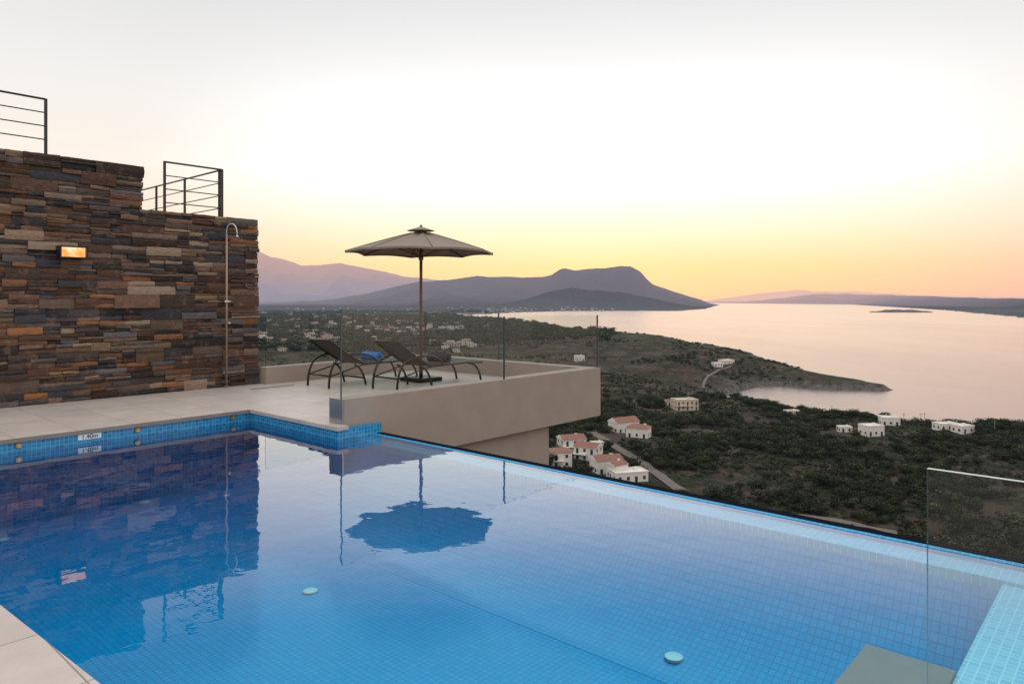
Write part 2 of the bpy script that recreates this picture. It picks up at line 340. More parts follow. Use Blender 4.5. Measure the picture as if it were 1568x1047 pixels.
b2=N(nt,'ShaderNodeBackground',i_Strength=.01); L(nt,sky.outputs[0],b2.inputs[0])
ad=N(nt,'ShaderNodeAddShader'); L(nt,b1.outputs[0],ad.inputs[0]); L(nt,b2.outputs[0],ad.inputs[1]); L(nt,ad.outputs[0],out.inputs[0])
sl=bpy.data.lights.new('sun','SUN'); sl.energy=.2; sl.angle=math.radians(.6); sl.color=(1,.72,.45)
so=link(bpy.data.objects.new('sun',sl)); so.rotation_euler=sun_dir.to_track_quat('Z','Y').to_euler()

# ------------------------------------------------------------ deck, pool
WZ=-.16; FZ=-.95
def nx_(y,o=0): return 1.01-.0574*(y-3.046)+o     # near pool edge (very slightly out of square)
bm=bmesh.new()
box(bm,-6,4.87,9.11,11.78,-.045,0)
box(bm,4.87,5.03,7.08,11.78,-.045,0); box(bm,5.03,10.18,7.45,11.6,-.045,0)
box(bm,5.03,6.5,11.6,11.78,-.045,0)
prism(bm,[(-6,-3),(1.1,-3),(1.1,.36),(nx_(.36),.36),(nx_(9.11),9.11),(-6,9.11)],-.045,0); box(bm,1.1001,1.65,-3,.36,-.045,0)
mesh_obj('terrace_deck',bm,M_deck)
bm=bmesh.new()
box(bm,-6,4.87,9.4,11.8,-5,-.05); prism(bm,[(-6,-3),(1.0,-3),(nx_(.36,-.1),.36),(nx_(9.14,-.1),9.4),(-6,9.4)],-5,-.05); box(bm,1.1,1.64,-3,.34,-5,-.05); box(bm,4.95,5.2,7.4,11.8,-5,-.05)
mesh_obj('terrace_foundation',bm,M_plaster)
bm=bmesh.new()
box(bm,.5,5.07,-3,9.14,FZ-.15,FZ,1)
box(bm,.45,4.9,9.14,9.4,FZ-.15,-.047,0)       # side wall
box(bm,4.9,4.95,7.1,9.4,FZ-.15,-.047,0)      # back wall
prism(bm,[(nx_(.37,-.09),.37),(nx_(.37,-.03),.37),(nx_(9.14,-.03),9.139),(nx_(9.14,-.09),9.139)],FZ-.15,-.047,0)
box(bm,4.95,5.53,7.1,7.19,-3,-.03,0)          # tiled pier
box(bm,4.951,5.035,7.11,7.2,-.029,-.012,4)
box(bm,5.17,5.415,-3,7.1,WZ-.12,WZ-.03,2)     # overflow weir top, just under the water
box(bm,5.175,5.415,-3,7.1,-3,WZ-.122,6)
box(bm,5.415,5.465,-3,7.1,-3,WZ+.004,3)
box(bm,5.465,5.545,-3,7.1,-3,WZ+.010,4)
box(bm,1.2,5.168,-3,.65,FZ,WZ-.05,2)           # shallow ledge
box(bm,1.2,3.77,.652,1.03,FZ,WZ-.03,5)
# added cove from floor to weir, curved to catch sky light evenly
rows=[]
for k in range(17):
    t=k/16; x_=4.05+1.12*t; z_=FZ+.002+(WZ-.10-FZ)*(t**2.2)
    rows.append((bm.verts.new((x_,.651,z_)),bm.verts.new((x_,9.139 if x_<4.899 else 7.099,z_))))
for a_,b_ in zip(rows,rows[1:]):
    f=bm.faces.new([a_[0],b_[0],b_[1],a_[1]]); f.material_index=1; f.smooth=True
mesh_obj('infinity_pool',bm,[M_tile,M_floor,M_pale,M_blueedge,M_edge,M_step,M_wallp])
bm=bmesh.new()
vs=[bm.verts.new((x,y,WZ)) for x,y in [(1.1,-3),(5.42,-3),(5.42,7.1),(4.9,7.1),(4.9,9.14),(nx_(9.14,-.03),9.14),(nx_(.36,-.03),.36)]]
bm.faces.new(vs); mesh_obj('pool_water',bm,M_water)
def px_local(u,v,h):
    Y=h*F/(v-V0); X=(u-U0)/F*Y; return X*.6653+Y*.7466, -(X*.7466-Y*.6653)
M_lamp=simple('pool_light_lens',(.50,.68,.68),.3); M_steel=simple('steel',(.5,.5,.5),.3,.9)
for k,(u,v) in enumerate([(222,770),(475,906),(1032,1014),(4,828)]):
    x,y=px_local(u,v,CAMZ-FZ); bm=bmesh.new()
    r=.062; bz=FZ+.006
    if x>4.05: bz+=(WZ-.10-FZ)*(((x-4.05)/1.12)**2.2)
    bmesh.ops.create_cone(bm,cap_ends=True,segments=32,radius1=r*1.1,radius2=r*1.05,depth=.014,matrix=Matrix.Translation((x,y,bz)))
    for f in bm.faces: f.material_index=1
    geom=bmesh.ops.create_uvsphere(bm,u_segments=24,v_segments=8,radius=r,matrix=Matrix.Translation((x,y,bz+.008))@Matrix.Diagonal((1,1,.15,1)))
    mesh_obj('pool_light' if k==0 else 'pool_light.%03d'%k,bm,[M_lamp,M_steel])
M_brass=simple('brass',(.45,.3,.1),.3,.8)
def wall_local(u,ypl):   # local x on plane y=ypl seen at column u
    k=(u-U0)/F; Y=ypl/(.6653-k*.7466); return (k*.6653+.7466)*Y,Y
for k,u in enumerate([28,210,356]):
    x,Y=wall_local(u,9.14); bm=bmesh.new()
    mt=Matrix.Translation((x,9.125,-.085))@Matrix.Rotation(math.pi/2,4,'X')
    bmesh.ops.create_cone(bm,cap_ends=True,segments=20,radius1=.036,radius2=.03,depth=.02,matrix=mt)
    for f in bm.faces: f.material_index=1
    bmesh.ops.create_cone(bm,cap_ends=True,segments=16,radius1=.018,radius2=.014,depth=.045,matrix=mt)
    mesh_obj('pool_return_jet' if k==0 else 'pool_return_jet.%03d'%k,bm,[M_steel,M_brass])
dl=empty('depth_marker'); dl.rotation_euler=(0,0,TH)
x,Y=wall_local(137,9.14); bm=bmesh.new(); box(bm,x-.12,x+.12,9.125,9.139,-.115,-.052,0)
p=mesh_obj('plate',bm,simple('white_tile',(.75,.78,.8),.3),parent=dl)
tcu=bpy.data.curves.new('digits','FONT'); tcu.body='1.40m'; tcu.size=.07; tcu.align_x='CENTER'; tcu.align_y='CENTER'; tcu.extrude=.001
t=link(bpy.data.objects.new('digits',tcu)); t.parent=dl; t.location=(x,9.122,-.084); t.rotation_euler=(math.pi/2,0,0); tcu.materials.append(M_digit)

# ------------------------------------------------------------ terrace balcony
bm=bmesh.new()
box(bm,5.04,10.43,7.2,7.45,-.55,.295,0,.006)
box(bm,10.18,10.43,7.455,11.85,-.55,.295,0,.006)
box(bm,6.5,10.175,11.6,11.85,-.55,.295,0,.006)
box(bm,5.22,10.17,7.456,11.59,-.54,-.05,0)
box(bm,5.52,9.12,7.32,11.8,-9,-.552,0)
box(bm,5.018,5.037,7.19,7.46,.002,.30,1)
mesh_obj('terrace_parapet',bm,[M_plaster,M_steel])
gl=empty('glass_balustrade'); gl.rotation_euler=(0,0,TH)
def gpanel(name,x0,x1,y0,y1,z0,za,zb,par,top=1):
    d=Vector((x1-x0,y1-y0,0)).normalized(); n=Vector((-d.y,d.x,0))*.006
    bm=bmesh.new(); P=[]
    for s in (-1,1):
        for (x,y,z) in ((x0,y0,z0),(x1,y1,z0),(x1,y1,zb),(x0,y0,za)):
            P.append(bm.verts.new(Vector((x,y,z))+n*s))
    for idx,mi in [((0,1,2,3),0),((3,2,6,7),2),((1,0,4,5),1),((0,3,7,4),1),((2,1,5,6),1)]:
        f=bm.faces.new([P[i] for i in idx]); f.material_index=mi
    return mesh_obj(name,bm,[M_glass,M_gedge,M_gtop],parent=par)
gpanel('front_panel_1',5.04,7.93,7.24,7.24,.2,1.375,1.235,gl)
gpanel('front_panel_2',7.96,10.38,7.24,7.24,.2,1.235,1.215,gl)
gpanel('side_panel_1',10.39,10.39,7.26,9.6,.2,1.215,1.215,gl)
gpanel('side_panel_2',10.39,10.39,9.63,11.79,.2,1.215,1.215,gl)
gpanel('back_panel_1',10.37,8.5,11.8,11.8,.2,1.215,1.215,gl)
gpanel('back_panel_2',8.47,6.6,11.8,11.8,.2,1.215,1.215,gl)
bm=bmesh.new()
for (x_,y_,h_) in ((5.035,7.24,1.38),(7.945,7.24,1.24),(10.4,7.245,1.22),(10.39,9.615,1.22),(10.385,11.8,1.22),(8.485,11.8,1.22)):
    box(bm,x_-.006,x_+.006,y_-.008,y_+.008,.296,h_)
mesh_obj('joint_strips',bm,simple('dark_joint',(.07,.10,.095),.3),parent=gl)
g2=empty('pool_glass_screen'); g2.rotation_euler=(0,0,TH)
gpanel('panel',1.6,1.6,.325,-2.6,.0,1.166,1.166,g2)

# ------------------------------------------------------------ stone wall
def stonemat():
    m,nt,out=newmat('ledgestone')
    at=N(nt,'ShaderNodeAttribute',attribute_name='Col'); tc=N(nt,'ShaderNodeTexCoord')
    mp=N(nt,'ShaderNodeMapping'); mp.inputs['Scale'].default_value=(1,1,1.25); L(nt,tc.outputs['Object'],mp.inputs[0])
    no=N(nt,'ShaderNodeTexNoise',i_Scale=11.0,i_Detail=10.0,i_Roughness=.78); L(nt,mp.outputs[0],no.inputs['Vector'])
    r=ramp(nt,[(.3,(.6,.6,.62)),(.5,(1,1,1)),(.7,(1.0,.93,.86))],no.outputs['Fac'])
    mx=N(nt,'ShaderNodeMixRGB',blend_type='MULTIPLY',i_Fac=1.0); L(nt,at.outputs['Color'],mx.inputs[1]); L(nt,r.outputs[0],mx.inputs[2])
    n2=N(nt,'ShaderNodeTexNoise',i_Scale=4.5,i_Detail=7.0,i_Roughness=.7); L(nt,tc.outputs['Object'],n2.inputs['Vector'])
    rr=ramp(nt,[(.54,(0,0,0)),(.68,(.4,.4,.4))],n2.outputs['Fac'])
    m2=N(nt,'ShaderNodeMixRGB'); L(nt,rr.outputs[0],m2.inputs[0]); L(nt,mx.outputs[0],m2.inputs[1]); m2.inputs[2].default_value=C(.38,.22,.135)
    b=N(nt,'ShaderNodeBsdfPrincipled',i_Roughness=.7); L(nt,m2.outputs[0],b.inputs['Base Color'])
    n4=N(nt,'ShaderNodeTexNoise',i_Scale=18.0,i_Detail=9.0,i_Roughness=.7); L(nt,mp.outputs[0],n4.inputs['Vector'])
    bp=N(nt,'ShaderNodeBump',i_Strength=1.0,i_Distance=.04); L(nt,n4.outputs['Fac'],bp.inputs['Height']); L(nt,bp.outputs[0],b.inputs['Normal'])
    L(nt,b.outputs[0],out.inputs[0]); return m
PAL=[(.34,.26,.205),(.31,.22,.17),(.30,.275,.27),(.20,.20,.22),(.46,.375,.30),(.24,.155,.12),(.37,.31,.27),(.37,.27,.195),(.24,.20,.175),(.29,.275,.28),(.55,.46,.38),(.34,.245,.20),(.42,.35,.305),(.17,.155,.155),(.27,.25,.255),(.42,.28,.18)]
bm=bmesh.new(); cl=bm.loops.layers.color.new('Col')
z=0.0; XE=6.45
def stone(xa,xb,a,b_,xe):
    pr=random.uniform(.0,.045); g=.001
    xs0,xs1=xa+g,xb-g
    if abs(xb-xe)<1e-6: xs1=xe+random.uniform(-.012,.02)
    nseg=max(1,int((xs1-xs0)/.08)); cols=[]
    tl=random.uniform(-.010,.010); skew=random.uniform(-.007,.007); tz=random.uniform(-.008,.008)
    for s_ in range(nseg+1):
        q=s_/nseg-.5
        xx=xs0+(xs1-xs0)*s_/nseg; yy=11.80-pr+random.uniform(-.007,.007)+tl*q*2
        zl=a+random.uniform(-.001,.005)+skew*q; zh=b_-random.uniform(-.001,.006)+skew*q; jx=random.uniform(-.006,.006)
        zmid=(zl+zh)/2+random.uniform(-.01,.01)*((b_-a)/.08)
        cols.append([bm.verts.new(p) for p in ((xx,11.98,zl),(xx+jx,yy+.004+tz,zl),(xx-jx*.5,yy-random.uniform(.0,.010),zmid),(xx+jx,yy+.004-tz,zh),(xx,11.98,zh))])
    c=random.choice(PAL); k=random.uniform(.75,1.5); c=(min(c[0]*k,.62),min(c[1]*k,.54),min(c[2]*k,.47),1); fs=[]
    for A_,B_ in zip(cols,cols[1:]):
        for q_ in range(4): fs.append(bm.faces.new([A_[q_],B_[q_],B_[q_+1],A_[q_+1]]))
    fs.append(bm.faces.new(cols[0])); fs.append(bm.faces.new(cols[-1][::-1]))
    for f in fs:
        for lp in f.loops: lp[cl]=c
def fill(xa,xb,a,b_,xe,depth=0):
    h=b_-a; w_=xb-xa
    if h>.095 and random.random()<(.85 if depth==0 else .45):
        c=a+h*random.choice([.33,.4,.5,.6,.67]); fill(xa,xb,a,c,xe,depth+1); fill(xa,xb,c,b_,xe,depth+1); return
    mx_=.16+h*4.2
    if w_>mx_ and w_>.22:
        c=xa+w_*random.uniform(.32,.68); fill(xa,c,a,b_,xe,depth+1); fill(c,xb,a,b_,xe,depth+1); return
    if h>.06 and random.random()<.15:
        c=a+h*random.uniform(.35,.65); stone(xa,xb,a,c,xe); stone(xa,xb,c,b_,xe); return
    stone(xa,xb,a,b_,xe)
while z<3.56:
    hh=random.choice([.13,.15,.17,.19,.21])
    if z+hh>3.5: hh=3.58-z
    if z<2.91 and z+hh>2.82: hh=2.91-z
    x=-5+random.uniform(0,.3); xe=XE if z<2.905 else 4.5
    while x<xe-.001:
        l=random.uniform(.35,.75)
        if xe-(x+l)<.2: l=xe-x
        fill(x,x+l,z,z+hh,xe)
        x+=l
    z+=hh
bmesh.ops.recalc_face_normals(bm,faces=bm.faces)
swall=mesh_obj('stone_wall',bm,stonemat())
bm=bmesh.new(); box(bm,-5,6.43,11.86,12.14,-5,2.895); box(bm,-5,4.48,11.86,12.14,2.896,3.57)
p=mesh_obj('mortar_core',bm,simple('mortar',(.10,.085,.075),.9),parent=swall)
bm=bmesh.new(); box(bm,-9,6.35,12.15,18,-5,2.8); box(bm,-9,4.4,12.15,18,2.801,3.5)
mesh_obj('villa_building',bm,M_white)

# railings on top
def railing(name,runs,zb,zt,nr_=4):
    bm=bmesh.new()
    for (p0,p1,posts) in runs:
        p0=Vector(p0);p1=Vector(p1)
        for k in range(nr_):
            zz=zt-(zt-zb)*.94*k/nr_
            a=Vector((p0.x,p0.y,zz)); b_=Vector((p1.x,p1.y,zz)); tube(bm,[a,b_],.016 if k==0 else .009,8)
        for s in posts:
            q=p0.lerp(p1,s); w_=.02
            box(bm,q.x-w_,q.x+w_,q.y-w_*.5,q.y+w_*.5,zb,zt+.01)
    return mesh_obj(name,bm,M_railing)
xa,_=wall_local(70,11.95)
railing('steel_railing',[((-4,11.95,0),(xa,11.95,0),(.0,.3,.6,1.0))],3.57,4.40,4)
x1,_=wall_local(252,11.98); x2,_=wall_local(340,11.98)
railing('steel_railing.001',[((x1,11.98,0),(x2,11.98,0),(0.0,1.0)),((x2,12.03,0),(x2,15.4,0),(.015,.42,.8))],2.8,3.74,4)

# wall lamp
x,Y=wall_local(106,11.8); zc=CAMZ+71*Y/F
m,nt,out=newmat('lamp_glow'); e=N(nt,'ShaderNodeEmission',i_Strength=1.15)
tc=N(nt,'ShaderNodeTexCoord'); no=N(nt,'ShaderNodeTexNoise',i_Scale=9.0); L(nt,tc.outputs['Object'],no.inputs['Vector']); r=ramp(nt,[(.35,(1,.38,.09)),(.5,(1,.58,.24)),(.64,(1,.82,.52))],no.outputs['Fac']); L(nt,r.outputs[0],e.inputs[0]); L(nt,e.outputs[0],out.inputs[0])
bm=bmesh.new()
box(bm,x-.18,x+.18,11.58,11.80,zc-.09,zc-.07); box(bm,x-.18,x+.18,11.58,11.80,zc+.07,zc+.09)
box(bm,x-.18,x-.16,11.58,11.80,zc-.0695,zc+.0695); box(bm,x+.16,x+.18,11.58,11.80,zc-.0695,zc+.0695)
box(bm,x-.158,x+.158,11.63,11.79,zc-.068,zc+.068,1)
mesh_obj('wall_lamp',bm,[M_dark,m])

# outdoor shower
x,Y=wall_local(347,11.66)
sh=empty('outdoor_shower'); sh.rotation_euler=(0,0,TH)
bm=bmesh.new()
tube(bm,[(x,11.66,0.02),(x,11.66,2.60)],.018,12)
for zz in (.5,1.45,2.4): tube(bm,[(x,11.66,zz),(x,11.78,zz)],.012,8)
tube(bm,[(x,11.66,.01),(x,11.66,.03)],.04,14)
mesh_obj('pipe',bm,simple('copper_bronze',(.33,.23,.165),.4,.5),parent=sh)
bm=bmesh.new()
tube(bm,arc((x,11.66,2.60),(x-.01,11.66,2.76),(x+.03,11.56,2.77))+arc((x+.03,11.56,2.77),(x+.07,11.45,2.77),(x+.075,11.44,2.58))[1:],.010,10)
tube(bm,[(x+.075,11.44,2.58),(x+.075,11.44,2.54)],.012,12,r2=.028)
tube(bm,[(x-.05,11.63,1.46),(x+.05,11.63,1.46)],.018,10)
tube(bm,[(x,11.63,1.1),(x,11.55,1.1)],.015,10)
mesh_obj('head',bm,simple('white_chrome',(.62,.60,.57),.25,.4),parent=sh)
bm=bmesh.new(); box(bm,x+.15,x+.95,11.1,11.16,.001,.004); mesh_obj('floor_drain',bm,M_dark)

# ------------------------------------------------------------ sun loungers
M_mesh=simple('lounger_fabric',(.035,.036,.036),.7,nscale=80,namt=.3); M_frame=simple('lounger_frame',(.03,.028,.026),.35,.5)
def lounger(name,x0,y0,towel,twx):
    par=empty(name,(0,0,0)); 
    base=Matrix.Rotation(TH,4,'Z')@Matrix.Translation((x0,y0,0)); par.matrix_world=base
    W=.68; bm=bmesh.new()
    SH=.36; HX=.72
    back_top=(.02,.80)
    for y in (0.02,W-.02):
        tube(bm,[(HX,y,SH),(1.2,y,SH+.005),(1.6,y,SH+.01),(1.98,y,SH-.01)],.02,8)
        tube(bm,[(HX,y,SH)]+[(HX*(1-t)+back_top[0]*t-.03*math.sin(t*3.14),y,SH+(back_top[1]-SH)*t) for t in (.25,.5,.75,1)],.018,8)
        tube(bm,arc((.0,y,0),(.0,y,.33),(.16,y,.46),6)+arc((.16,y,.46),(.45,y,.60),(.80,y,.52),6)[1:]+arc((.80,y,.52),(.98,y,.46),(1.02,y,SH),5)[1:],.02,8)
        tube(bm,arc((.52,y,SH),(.68,y,.33),(.76,y,0),6),.019,8)
        tube(bm,[(.03,y,.2),(HX,y,SH)],.013,8)
        tube(bm,arc((1.62,y,SH),(1.9,y,.34),(1.95,y,0),6),.02,8)
    for xx,zz in ((1.98,SH-.01),(back_top[0],back_top[1]),(.03,.2),(.72,.12)): tube(bm,[(xx,.02,zz),(xx,W-.02,zz)],.015,8)
    mesh_obj('frame',bm,M_frame,parent=par)
    bm=bmesh.new()
    def sheet(pts,th=.006):
        rows=[]
        for (xx,zz) in pts:
            row=[]
            for k in range(7):
                yy=.035+(W-.07)*k/6; sag=-.012*(1-((k-3)/3)**2)
                row.append(bm.verts.new((xx,yy,zz+sag)))
            rows.append(row)
        for a,b_ in zip(rows,rows[1:]):
            for k in range(6): f=bm.faces.new([a[k],b_[k],b_[k+1],a[k+1]]); f.smooth=True
    sheet([(HX+.01+i*(1.25/10),SH+.012) for i in range(11)])
    sheet([(HX*(1-t)+back_top[0]*t-.03*math.sin(t*3.14),SH+.012+(back_top[1]-SH)*t) for t in [i/8 for i in range(9)]])
    o=mesh_obj('sling',bm,M_mesh,parent=par); md=o.modifiers.new('s','SOLIDIFY'); md.thickness=.006
    bm=bmesh.new(); n=44; prof=[]
    for i in range(n):
        t=i/(n-1); a=t*2*math.pi*3.2; r=.02+.056*t; prof.append((math.cos(a)*r,math.sin(a)*r))
    ys=[.10,.11,W-.11,W-.10]; rows=[[bm.verts.new((twx+px,yy,SH+.10+pz)) for px,pz in prof] for yy in ys]
    for a,b_ in zip(rows,rows[1:]):
        for k in range(n-1): f=bm.faces.new([a[k],a[k+1],b_[k+1],b_[k]]); f.smooth=True
    o=mesh_obj('rolled_towel',bm,towel,parent=par); md=o.modifiers.new('s','SOLIDIFY'); md.thickness=.012
    return par
lounger('sun_lounger',6.9,10.25,simple('blue_towel',(.02,.20,.55),.9,nscale=60,namt=.3,bump=.4),1.12)
lounger('sun_lounger.001',7.4,9.07,simple('charcoal_towel',(.03,.03,.033),.9,nscale=60,namt=.3,bump=.4),1.2)

# ------------------------------------------------------------ parasol
UX,UY=8.70,10.0
um=empty('patio_umbrella'); um.matrix_world=ROT@Matrix.Translation((UX,UY,0))
M_wood=simple('pole_wood',(.16,.10,.065),.5,nscale=12,namt=.25)
M_can=simple('taupe_canvas',(.25,.20,.155),.85,nscale=40,namt=.06,bump=.2)
M_seam=simple('canvas_seam',(.12,.095,.075),.85)
bm=bmesh.new(); tube(bm,[(0,0,.05),(0,0,2.72)],.028,14); 
for zz in (1.0,2.22): tube(bm,[(0,0,zz),(0,0,zz+.07)],.045,14)
tube(bm,[(.0,-.03,2.2),(-.05,-.05,1.9),(-.06,-.04,1.75)],.005,6)
for k in range(8):
    a=math.radians(45*k+12); e=Vector((math.cos(a)*1.36,math.sin(a)*1.36,2.35)); tube(bm,[(0,0,2.70),e],.011,6)
    mid=Vector((0,0,2.70)).lerp(e,.5); tube(bm,[(0,0,2.27),mid],.009,6)
mesh_obj('pole_and_ribs',bm,M_wood,parent=um)
bm=bmesh.new()
apex=bm.verts.new((0,0,2.76)); nrad=8; sub=8; rings=[]
for j in range(1,nrad+1):
    t=j/nrad; ring=[]
    for k in range(8):
        for s in range(sub):
            a0=math.radians(45*k+12); a1=math.radians(45*(k+1)+12); f_=s/sub
            p=Vector((math.cos(a0),math.sin(a0),0)).lerp(Vector((math.cos(a1),math.sin(a1),0)),f_)*1.37*t
            scal=1-.035*t*math.sin(math.pi*f_); p*=scal
            zz=2.755-.39*(t**1.12)-.06*t*(1-t)*4*math.sin(math.pi*f_)+.025*t*math.sin(math.pi*f_)
            ring.append(bm.verts.new((p.x,p.y,zz)))
    rings.append(ring)
nn=8*sub
for k in range(nn): bm.faces.new([apex,rings[0][k],rings[0][(k+1)%nn]])
for a,b_ in zip(rings,rings[1:]):
    for k in range(nn): bm.faces.new([a[k],b_[k],b_[(k+1)%nn],a[(k+1)%nn]])
low=[bm.verts.new(v.co+Vector((0,0,-.035))) for v in rings[-1]]
for k in range(nn): bm.faces.new([rings[-1][k],low[k],low[(k+1)%nn],rings[-1][(k+1)%nn]])
for k in range(8):
    tube(bm,[rings[j][k*sub].co+Vector((0,0,.003)) for j in range(nrad)],.006,5,mi=1)
o=mesh_obj('canopy',bm,[M_can,M_seam],parent=um); md=o.modifiers.new('s','SOLIDIFY'); md.thickness=.004
bm=bmesh.new(); bmesh.ops.create_cone(bm,cap_ends=False,segments=8,radius1=.27,radius2=.03,depth=.075,matrix=Matrix.Translation((0,0,2.795))@Matrix.Rotation(math.radians(12),4,'Z'))
bmesh.ops.create_uvsphere(bm,u_segments=12,v_segments=8,radius=.028,matrix=Matrix.Translation((0,0,2.845)))
mesh_obj('vent_cap',bm,M_can,parent=um)
bm=bmesh.new(); box(bm,-.28,.28,-.28,.28,.001,.07,0,.01); tube(bm,[(0,0,.07),(0,0,.35)],.035,14); mesh_obj('base',bm,M_dark,parent=um)

# ------------------------------------------------------------ houses
HW=simple('house_white',(.74,.69,.63),.85,nscale=.6,namt=.06); HB=simple('house_beige',(.55,.47,.37),.85,nscale=.6,namt=.06)
HR=simple('terracotta_roof',(.23,.105,.075),.8,nscale=1.5,namt=.3); HD=simple('house_openings',(.035,.035,.04),.4)
HG=simple('paving',(.34,.30,.26),.9,nscale=1,namt=.1)
def house_mesh(bm,ox,oy,oz,ang,w,d,h,roof,pal=0):
    start=len(bm.verts); bm.verts.ensure_lookup_table()
    box(bm,-w/2,w/2,-d/2,d/2,-4,h,pal)
    if roof=='flat':
        for a in ((-w/2-.1,w/2+.1,-d/2-.1,-d/2+.15),(-w/2-.1,w/2+.1,d/2-.15,d/2+.1)): box(bm,a[0],a[1],a[2],a[3],h+.01,h+.5,pal)
        for a in ((-w/2-.1,-w/2+.15),(w/2-.15,w/2+.1)): box(bm,a[0],a[1],-d/2+.16,d/2-.16,h+.01,h+.5,pal)
    else:
        o_=.4; rh=w*.16 if roof=='gable' else w*.15
        b=[bm.verts.new(p) for p in [(-w/2-o_,-d/2-o_,h),(w/2+o_,-d/2-o_,h),(w/2+o_,d/2+o_,h),(-w/2-o_,d/2+o_,h)]]
        ins=0 if roof=='gable' else w*.28
        t0=bm.verts.new((-w/2-o_+ins,0,h+rh)); t1=bm.verts.new((w/2+o_-ins,0,h+rh))
        for f in ([b[0],b[1],t1,t0],[b[2],b[3],t0,t1]): bm.faces.new(f).material_index=2
        for f in ([b[1],b[2],t1],[b[3],b[0],t0]): bm.faces.new(f).material_index=2 if roof!='gable' else pal
        bm.faces.new([b[3],b[2],b[1],b[0]]).material_index=pal
    fl=max(1,int(h//2.8)); nx=max(2,int(w//2.8))
    for s in (-1,1):
        for L_ in range(fl):
            for k in range(nx):
                cx=-w/2+(k+.5)*w/nx; zb=L_*2.9+(.0 if (k%2==0 and s<0) else .9); hh_=2.1 if zb==L_*2.9 else 1.2
                y0=s*d/2; box(bm,cx-.5,cx+.5,min(y0,y0+s*.04),max(y0,y0+s*.04),zb,zb+hh_,3)
            for sy in (-1,1):
                x0=sy*w/2; box(bm,min(x0,x0+sy*.04),max(x0,x0+sy*.04),-.6+s*d/4,.4+s*d/4,L_*2.9+.9,L_*2.9+2.1,3) 
    if fl>1: box(bm,-w/2,w/2*.2,-d/2-1.4,-d/2-.05,2.75,2.9,pal); 
    box(bm,w*.2,w*.32,d*.1,d*.25,h*.9,h+ (1.4 if roof!='flat' else 1.0),pal)
    bm.verts.ensure_lookup_table()
    M=Matrix.Translation((ox,oy,oz))@Matrix.Rotation(ang,4,'Z')
    for v in bm.verts[start:]: v.co=M@v.co
HM=[HW,HB,HR,HD,HG]
houses=[(1048,626,14,9,6,'flat',1,.2),(955,660,13,8,5.2,'gable',0,.5),(978,668,10,8,4.6,'hip',0,-.4),(875,690,10,8,5.6,'gable',0,.3),
 (901,703,9,8,5.6,'gable',0,-.5),(857,712,8,8,5.8,'hip',0,.1),(928,722,10,7,5,'gable',0,.3),(962,734,12,7,3.2,'flat',0,.25),(945,731,6,5,5,'gable',0,.6),
 (1334,665,9,7,4.6,'flat',0,.2),(1361,650,9,7,4,'flat',0,-.2),(1448,657,10,6,3,'flat',0,.1),(1474,661,8,6,3.2,'flat',0,.3),(1293,661,6,4,2.6,'flat',0,0),
 (1112,556,14,8,3.4,'flat',0,.5),(1098,560,9,7,3,'flat',0,.2),(1212,634,8,4,2.2,'flat',0,.1),(887,552,9,7,5,'flat',0,.2),(1026,620,6,5,3,'gable',0,.2),(914,688,5,4,3,'flat',0,.2)]
hpos=[]
for k,(u,v,w_,d_,h_,rf,pal,an) in enumerate(houses):
    X,Y,Z=hit(u,v); hpos.append((X,Y,max(w_,d_)))
    bm=bmesh.new(); house_mesh(bm,0,0,0,an,w_,d_,h_,rf,pal)
    o=mesh_obj('beige_house' if k==0 else ('white_house' if k==1 else 'white_house.%03d'%(k-1)),bm,HM,local=False); o.location=(X,Y,Z-.2)
bm=bmesh.new()
vill=[]
for _ in range(380):
    c=random.choice([(410,500,25,14),(490,520,14,5),(505,492,30,5),(440,515,40,10),(590,498,60,9),(705,527,14,4),(680,500,30,4),(560,483,50,6),(470,480,40,7),(760,476,30,3),(850,474,40,2),(900,476,30,2),(660,479,40,5),(620,510,50,6)])
    u=random.gauss(c[0],c[2]); v=random.gauss(c[1],c[3])
    if not (380<u<1000 and 466<v<560): continue
    X,Y,Z=hit(u,v,300,7000)
    if Z<SEA+2.5 or Y>6800: continue
    k=.8+Y/6500
    house_mesh(bm,X,Y,Z-.2,random.uniform(-.6,.6),random.uniform(6,12)*k,random.uniform(6,9)*k,random.choice([3,3.4,6])*k,random.choice(['flat','flat','gable']),random.choice([0,0,1])); vill.append((X,Y))
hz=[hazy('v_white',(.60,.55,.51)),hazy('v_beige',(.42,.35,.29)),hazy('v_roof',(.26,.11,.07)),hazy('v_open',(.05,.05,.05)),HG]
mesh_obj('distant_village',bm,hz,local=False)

# dirt road draped over ground
def road(name,pts,wid,mat):
    P=[hit(u,v) for u,v in pts]; Q=[]
    for a,b_ in zip(P,P[1:]):
        for t in np.linspace(0,1,14)[:-1]: Q.append((a[0]+(b_[0]-a[0])*t,a[1]+(b_[1]-a[1])*t))
    Q.append(P[-1][:2]); Q=np.array(Q)
    for _ in range(6): Q[1:-1]=(Q[:-2]+Q[2:]+2*Q[1:-1])/4
    bm=bmesh.new(); rows=[]
    for i_ in range(len(Q)):
        d=Q[min(i_+1,len(Q)-1)]-Q[max(i_-1,0)]; d/=np.linalg.norm(d)+1e-9; n_=np.array([-d[1],d[0]])
        row=[]
        for s in (-1,-.33,.33,1):
            p=Q[i_]+n_*s*wid/2; row.append(bm.verts.new((p[0],p[1],Hs(p[0],p[1])+.35)))
        rows.append(row)
    for a,b_ in zip(rows,rows[1:]):
        for k in range(3): bm.faces.new([a[k],b_[k],b_[k+1],a[k+1]])
    bmesh.ops.recalc_face_normals(bm,faces=bm.faces)
    mesh_obj(name,bm,mat,local=False,smooth=True); return Q
MR=simple('road_surface',(.13,.105,.09),.9,nscale=.5,namt=.15,coords='Object'); 
